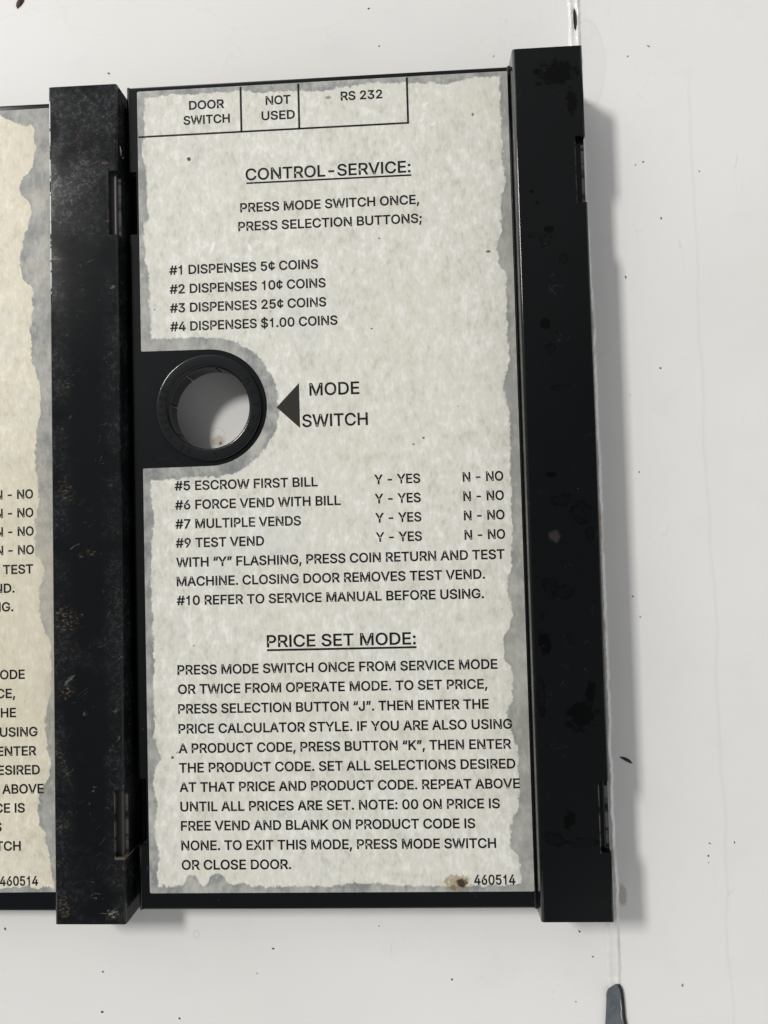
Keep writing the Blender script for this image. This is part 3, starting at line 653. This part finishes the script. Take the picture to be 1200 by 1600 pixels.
def build_panel(hp, loc, rot, label, mats, sticker_mat, w, st_loc, st_rot, wall_hole, tab, cx0=9.332, st_top=0.0):
    root = bpy.data.objects.new('control_panel', None)
    COL.objects.link(root)
    root.location = Vector(loc) * S; root.rotation_euler = (0, 0, rot)
    root.empty_display_size = .02
    tag(root, label, 'control panel', 'black metal service panels with printed stickers')
    m_plate, m_chan = mats
    xz = lambda a, y: (a[0], y, a[1])
    # --- plate with its turned-down edges
    sh = Sheet()
    XL, r = -.29, .08
    lf = [(XL, 0), (XL, hp - .5), (XL, hp - r)] + arc(XL + r, hp - r, r, 180, 90, 6)[1:]
    sh.strip(lf[:2], YS, xz)
    sh.strip(lf[1:], YS, xz, SKIP)
    XF = XL + r; XR = cx0 - .002; t = .05
    out = [(XF, Y0 - t)]
    for a, b in SLOTS: out += [(XF, a), (-.05, a), (-.05, b), (XF, b)]
    out += [(XF, Y1 + t), (XR, Y1 + t), (XR, Y0 - t)]
    hole = [(1.70 + 1.13 * math.cos(2 * math.pi * i / 64), -8.13 + 1.13 * math.sin(2 * math.pi * i / 64)) for i in range(64)]
    sh.poly(out, [hole], lambda q: (q[0], q[1], hp), (0, 0, 1))
    yz = lambda a, x: (x, a[0], a[1])
    top = arc(Y0 - t, hp - t, t, 90, 0, 4) + [(Y0, hp - .30)]
    bot = arc(Y1 + t, hp - t, t, 90, 180, 4) + [(Y1, hp - .30)]
    for pr, s_ in ((top, 1), (bot, -1)):
        for i in range(len(pr) - 1):
            a, b = pr[i], pr[i + 1]
            nn = (0, s_ * abs(a[1] - b[1]) + 1e-6 * s_, abs(a[0] - b[0]))
            sh.face([(XF, a[0], a[1]), (XR, a[0], a[1]), (XR, b[0], b[1]), (XF, b[0], b[1])], nn, math.hypot(a[0] - b[0], a[1] - b[1]) < .06)
    sh.build('plate', m_plate, root, .09)
    # --- raised channel along the right edge
    sh = Sheet()
    hw = hp + .66
    pl = [(cx0, hp)] + arc(cx0, hp + .045, .045, -90, 0, 4)[1:] + [(cx0 + .05, hp + .59)] + arc(cx0 + .05 + .065, hw - .065, .065, 180, 90, 6)[1:]
    sh.strip(pl, YS, xz)
    xt = 10.99; rr = .05; cut = 10.80
    out = [(pl[-1][0], Y0), ]
    rightside = [(xt, Y0)]
    for a, b in SLOTS: rightside += [(xt, a), (cut, a), (cut, b), (xt, b)]
    rightside += [(xt, Y1)]
    leftside = [(pl[-1][0], y) for y in reversed(YS)]
    sh.poly(rightside + leftside, [], lambda q: (q[0], q[1], hw), (0, 0, 1))
    fr = arc(xt, hw - rr, rr, 90, 0, 5)
    sh.strip(fr, YS, xz, SKIP)
    xw = xt + rr; zt = hw - rr; zc = hp + .45
    o2 = [(Y0, zt)]
    for a, b in SLOTS: o2 += [(a, zt), (a, zc), (b, zc), (b, zt)]
    o2 += [(Y1, zt), (Y1, 0), (Y0, 0)]
    hl = [[(-1.40 + .19 * math.cos(2 * math.pi * i / 24), hp + .33 + .15 * math.sin(2 * math.pi * i / 24)) for i in range(24)]] if wall_hole else []
    sh.poly(o2, hl, lambda q: (xw, q[0], q[1]), (1, 0, 0))
    sh.build('channel', m_chan, root, .08)
    for a, b in SLOTS:
        bm = bmesh.new()
        bmesh.ops.create_cube(bm, size=1)
        for v in bm.verts:
            v.co = Vector((10.76 + v.co.x * .40, (a + b) / 2 + v.co.y * (a - b + .5), hp + .25 + v.co.z * .5 - (0 if tab else .03)))
        o = from_bm('locking_tab', bm, TAB if tab else m_plate, root)
        bv = o.modifiers.new('soft_edges', 'BEVEL'); bv.width = .03 * S; bv.segments = 2
    # --- sticker with its round-ended cut-out
    outl = [(0.03, -st_top), (0, -.03 - st_top), (0, -6.63), (.02, -6.645), (1.69, -6.655)] + arc(1.69, -8.115, 1.46, 88, -88, 40) + [(1.69, -9.575), (.02, -9.585), (0, -9.60), (0, -19.97), (.03, -20), (w - .02, -20), (w, -19.98), (w, -.02 - st_top), (w - .02, -st_top)]
    bm = bmesh.new()
    vs = [bm.verts.new((x, y, hp + .001)) for x, y in outl]
    es = [bm.edges.new((vs[i], vs[(i + 1) % len(vs)])) for i in range(len(vs))]
    bmesh.ops.triangle_fill(bm, use_beauty=True, use_dissolve=False, edges=es)
    for f in bm.faces:
        f.normal_update()
        if f.normal.z < 0: f.normal_flip()
    ex = bmesh.ops.extrude_face_region(bm, geom=list(bm.faces))
    bmesh.ops.translate(bm, verts=[g for g in ex['geom'] if isinstance(g, bmesh.types.BMVert)], vec=(0, 0, .013))
    bmesh.ops.recalc_face_normals(bm, faces=list(bm.faces))
    st = from_bm('sticker', bm, sticker_mat, root)
    st.location = Vector((st_loc[0], st_loc[1], 0)) * S
    st.rotation_euler = (0, 0, st_rot)
    sticker_parts(st, hp)
    # --- snap bushing in the switch hole
    prof = [(1.105, hp - .72), (1.105, hp - .3), (1.105, hp + .004), (1.30, hp + .004), (1.325, hp + .02), (1.325, hp + .07), (1.318, hp + .095), (1.300, hp + .104), (1.285, hp + .105), (1.075, hp + .105), (1.055, hp + .103),
            (1.035, hp + .09), (1.02, hp + .06), (1.02, hp - .02), (1.035, hp - .1), (1.035, hp - .3), (1.05, hp - .72)]
    NSEG = 144
    bm = bmesh.new()
    ringv = [[bm.verts.new((1.70 + r_ * math.cos(2 * math.pi * i / NSEG), -8.13 + r_ * math.sin(2 * math.pi * i / NSEG), z_)) for r_, z_ in prof] for i in range(NSEG)]
    for i in range(NSEG):
        a, b = ringv[i], ringv[(i + 1) % NSEG]
        gap = (i + 4) % 18 in (0,)
        for k in range(len(prof)):
            k2 = (k + 1) % len(prof)
            if gap and k in (0, 14, 15, 16): continue
            bm.faces.new((a[k], b[k], b[k2], a[k2]))
    bmesh.ops.recalc_face_normals(bm, faces=list(bm.faces))
    bu = from_bm('bushing', bm, RUBBER, root)
    bu.data.polygons.foreach_set('use_smooth', [True] * len(bu.data.polygons))
    bu.data.set_sharp_from_angle(angle=math.radians(50))
    bu.data.set_sharp_from_angle(angle=math.radians(50))
    # raised maker's marks round the rim
    def rim_text(text, a0, step, inward, size=.135):
        loops = []
        for k, ch in enumerate(text):
            ang = math.radians(a0 + step * k)
            rad = 1.185
            run, x0, x1 = glyph_run(ch)
            px, py = 1.70 + rad * math.cos(ang), -8.13 + rad * math.sin(ang)
            upv = Vector((math.cos(ang), math.sin(ang))) * (-1 if inward else 1)
            rt = Vector((upv.y, -upv.x))
            for c in run:
                loops.append([tuple(Vector((px, py)) + rt * ((x - (x0 + x1) / 2) / CAP * size) + upv * ((y - CAP / 2) / CAP * size)) for x, y in c])
        return loops
    loops = rim_text('HEYCO', 33, -15.5, False) + rim_text('SB-1093-15', 157, 9.6, True)
    me = curves_to_mesh('raised_lettering', loops, hp + .1035, .020, .005)
    link('raised_lettering', me, RUBBER, bu)
    me = curves_to_mesh('raised_lettering', rim_text('S', 277, 0, True, .11), hp + .1035, .016, .004)
    link('raised_lettering', me, RUBBER, bu)
    return root

# ------------------------------------------------------------------ white surface
FL = -0.0
def grid(x0, x1, y0, y1, nx, ny, f):
    bm = bmesh.new()
    vs = [[bm.verts.new((x0 + (x1 - x0) * i / nx, y0 + (y1 - y0) * j / ny, f(x0 + (x1 - x0) * i / nx, y0 + (y1 - y0) * j / ny))) for j in range(ny + 1)] for i in range(nx + 1)]
    for i in range(nx):
        for j in range(ny): bm.faces.new((vs[i][j], vs[i + 1][j], vs[i + 1][j + 1], vs[i][j + 1]))
    return bm
random.seed(4)
o = from_bm('white_surface', grid(-60, 60, -60, 60, 4, 4, lambda x, y: 0.0), WHITE)
o['kind'] = 'structure'

# seam: a narrow glossy bead of sealant between the two boards
SEAM = [(11.28, 5.5), (11.28, 3.55), (11.27, 2.51), (11.28, 1.48), (11.27, -2.5), (11.365, -5.99), (11.385, -12.0), (11.385, -18.26), (11.41, -21.28), (11.40, -22.71), (11.44, -23.81), (11.5, -26.5)]
def seam_x(y):
    for (xa, ya), (xb, yb) in zip(SEAM, SEAM[1:]):
        if ya >= y >= yb: return xa + (xb - xa) * (ya - y) / (ya - yb)
    return SEAM[-1][0]
SLIT = (1.98, .34)
def bead_mesh():
    bm = bmesh.new(); rnd = random.Random(7)
    ny = 420; cross = [-.16, -.13, -.09, -.05, -.02, .01, .05, .08, .11, .14, .17]
    wl = [0.0]
    rows = []
    n1 = n2 = n3 = 0
    for j in range(ny + 1):
        y = 5.5 - 32 * j / ny
        n1 = .9 * n1 + rnd.uniform(-.012, .012); n2 = .85 * n2 + rnd.uniform(-.012, .012); n3 = .9 * n3 + rnd.uniform(-.004, .004)
        row = []
        for c in cross:
            k = c + (n1 if c < -.03 else n2)
            h = .045 * max(0, 1 - ((c - .015) / .16) ** 2) + n3 * (abs(c) < .13)
            h += .035 * math.exp(-((c + .09) / .02) ** 2) + .045 * math.exp(-((c - .075) / .025) ** 2) + rnd.uniform(-.003, .003)
            if abs(y - SLIT[0]) < SLIT[1] + .05 and abs(c) < .06:
                e = 1 - ((y - SLIT[0]) / (SLIT[1] + .05)) ** 2
                h = min(h, .075 - .14 * e) if abs(c) < .045 * math.sqrt(max(e, 0)) + .012 else h
            if c in (cross[0], cross[-1]): h = -.004
            row.append(bm.verts.new((seam_x(y) + k, y, max(h, -.004))))
        rows.append(row)
    for a, b in zip(rows, rows[1:]):
        for i in range(len(cross) - 1): bm.faces.new((a[i], b[i], b[i + 1], a[i + 1]))
    return bm
def mat_bead():
    n = NT('white_glossy_sealant')
    k = n.noise(3, 4, .6)
    col = n.mix(n.sm(k, .35, .65), (.74, .735, .71), (.82, .815, .80))
    tan = n.sm(n.noise(.9, 3, .6, off=(0, 13, 0)), .52, .64)
    col = n.mix(n.mul(tan, n.mul(n.mul(n.sm(n.Y, -4, -5), n.sm(n.Y, -21.4, -20.9)), .6)), col, (.55, .47, .38))
    n.bump(n.noise(9, 3), .5, .02)
    return n.fin(col, .16, .6)
bead = from_bm('sealant_bead', bead_mesh(), mat_bead(), None, True)
tag(bead, 'thin glossy white sealant bead running along the seam of the white surface', 'sealant')

def flat_thing(name, pts, z, h, mat, bevel=.01, dome=0.0, top=.9):
    """a small flake with real thickness, its base at z"""
    cx = sum(p[0] for p in pts) / len(pts); cy = sum(p[1] for p in pts) / len(pts)
    bm = bmesh.new()
    lo = [bm.verts.new((x - cx, y - cy, 0)) for x, y in pts]
    hi = [bm.verts.new(((x - cx) * top, (y - cy) * top, h)) for x, y in pts]
    n = len(pts)
    c = bm.verts.new((0, 0, h + dome)) if dome else None
    for i in range(n):
        bm.faces.new((lo[i], lo[(i + 1) % n], hi[(i + 1) % n], hi[i]))
        if c: bm.faces.new((hi[i], hi[(i + 1) % n], c))
    caps = [bm.faces.new(list(reversed(lo)))]
    if not c: caps.append(bm.faces.new(hi))
    bmesh.ops.triangulate(bm, faces=caps)
    bmesh.ops.recalc_face_normals(bm, faces=list(bm.faces))
    o = from_bm(name, bm, mat)
    o.location = (cx * S, cy * S, z * S)
    return o

# the open gap in the seam at the top
def mat_gap():
    n = NT('dark_brown_gap')
    col = n.mix(n.sm(n.X, -.01, .035), (.012, .010, .009), (.085, .050, .030))
    return n.fin(col, .8, .2)
gap = flat_thing('seam_gap', [(11.26, 2.26), (11.30, 2.2), (11.325, 2.05), (11.33, 1.86), (11.315, 1.72), (11.28, 1.66), (11.25, 1.72), (11.235, 1.95), (11.24, 2.12)], .062, .004, mat_gap())
tag(gap, 'dark brown slit open in the white seam above the right channel', 'gap')

# blue-grey strip where the coating is gone
def mat_chip():
    n = NT('blue_grey_bare_metal')
    k = n.noise(1.8, 4, .6)
    col = n.mix(n.sm(k, .35, .65), (.075, .088, .105), (.115, .128, .140))
    ar = n.noise(4.0, 2, .5, stretch=(.5, 1.6, 1), dist=1.5)
    col = n.mix(n.mul(n.sm(n.m('ABSOLUTE', n.sub(ar, .5)), .02, 0), .35), col, (.24, .26, .28))
    return n.fin(col, .42, .5)
CH = [(11.17, -23.03), (11.19, -22.97), (11.22, -22.91), (11.28, -22.86), (11.35, -22.825), (11.41, -22.80), (11.46, -22.79), (11.50, -22.80), (11.53, -22.84), (11.555, -22.92), (11.575, -23.03), (11.585, -23.28), (11.595, -23.6), (11.63, -23.81), (11.69, -24.05), (11.8, -24.6), (11.9, -25.3),
      (11.0, -25.3), (11.09, -24.54), (11.115, -23.81), (11.15, -23.39), (11.165, -23.2)]
chip = flat_thing('bare_strip', CH, .055, .02, mat_chip(), top=.985)
tag(chip, 'blue grey worn strip with a rounded top lying over the seam at bottom', 'metal strip')
edge_pts = [(11.46, -22.785), (11.51, -22.79), (11.545, -22.84), (11.575, -22.92), (11.595, -23.03), (11.612, -23.28), (11.625, -23.6), (11.66, -23.81), (11.72, -24.05), (11.83, -24.6), (11.93, -25.3)]
inner = [(x - .07, y - .015) for x, y in reversed(edge_pts)]
BROWN = mat_simple('dark_brown_edge', (.022, .015, .012), .6, .3, .4, 20)
ce = flat_thing('worn_edge', edge_pts + inner, .053, .0225, BROWN, top=1.0)
ce.parent = chip; ce.matrix_parent_inverse = Matrix.Translation(-chip.location)

# ------------------------------------------------------------------ the two panels
build_panel(1.15, (0, 0, 0), 0.0, 'right black metal panel with clean cream sticker and its whole switch bushing in view', (BLK, BLK_R), ST_R, 9.329, (0, 0), 0.0, False, False)
build_panel(.90, (-11.41, -.10, 0), -.0037, 'left black metal panel with scuffed channel and yellowed sticker, cut off by the frame', (BLK, BLK_L), ST_L, 9.66, (-.486, -.012), .0082, True, True, 9.25, .075)

# ------------------------------------------------------------------ loose bits on the white surface
def mat_flake(name, a, b):
    n = NT(name)
    k = n.noise(14, 3)
    return n.fin(n.mix(n.sm(k, .35, .65), a, b), .6, .3)
fl = flat_thing('dry_flake', [(-3.52, 3.56), (-3.49, 3.47), (-3.53, 3.37), (-3.60, 3.28), (-3.70, 3.20), (-3.735, 3.27), (-3.72, 3.36), (-3.66, 3.47), (-3.58, 3.55)], .0, .03, mat_flake('brown_flake', (.075, .05, .033), (.022, .015, .011)), dome=.03)
tag(fl, 'dry brown flake at the far left end of the white surface', 'flake')
bf = flat_thing('paint_flake', [(11.73, -17.19), (11.78, -17.175), (11.84, -17.185), (11.92, -17.215), (11.99, -17.26), (12.06, -17.35), (11.99, -17.345), (11.93, -17.315), (11.84, -17.265), (11.78, -17.225)], .0, .015, mat_flake('black_flake', (.012, .012, .011), (.04, .04, .035)), dome=.015)
tag(bf, 'pointed black paint flake in the shadow beside the right channel', 'flake')

SPECKS = [(-1.19, 1.26, .035, 1), (12.35, -4.9, .034, 0), (12.91, -1.9, .03, 0), (12.71, -1.97, .019, 0), (13.31, -3.4, .028, 0), (13.16, 1.16, .035, 1), (12.62, .92, .028, 1), (13.89, -19.36, .026, 0), (13.84, -19.67, .026, 0), (13.84, -19.84, .017, 1),
          (14.5, -19.34, .026, 0), (2.77, -21.94, .034, 0), (7.33, -22.71, .028, 0), (10.57, -21.52, .028, 0), (10.88, -22.15, .021, 0), (-1.73, -23.54, .03, 0), (.3, -23.7, .026, 0), (-1.7, -22.52, .026, 0), (2.34, -22.56, .022, 1), (12.22, -13.14, .021, 0),
          (12.39, -13.66, .026, 1), (12.5, -9.96, .022, 0), (12.35, -7.97, .019, 1), (13.14, -7.3, .026, 0), (9.14, 1.13, .026, 1), (5.88, 2.62, .026, 0), (6.13, 1.58, .022, 1), (-4.29, -21.42, .03, 0), (5.51, -21.38, .022, 1),
          (13.07, -22.85, .034, 1), (10.42, -23.26, .021, 0), (14.33, -2.22, .021, 1)]
SM = (mat_flake('speck_black', (.02, .018, .016), (.06, .05, .04)), mat_flake('speck_grey', (.16, .155, .14), (.30, .29, .27)))
rs = random.Random(11)
for x, y, r_, k in SPECKS:
    a0 = rs.uniform(0, 6.28); el = rs.uniform(.45, .9); n_ = 9
    pts = []
    for i in range(n_):
        t_ = 2 * math.pi * i / n_
        q = r_ * rs.uniform(.75, 1.2)
        u, v = q * math.cos(t_) * 1.15, q * math.sin(t_) * el
        pts.append((x + u * math.cos(a0) - v * math.sin(a0), y + u * math.sin(a0) + v * math.cos(a0)))
    s_ = flat_thing('dirt_speck', pts, 0.0, r_ * .35, SM[k], dome=r_ * .2)
    tag(s_, ('tiny dark speck of dirt lying loose on the white surface', 'tiny pale grey crumb of dirt lying on the white surface')[k], 'speck', ('dark dirt specks on the white surface', 'pale grey crumbs on the white surface')[k])
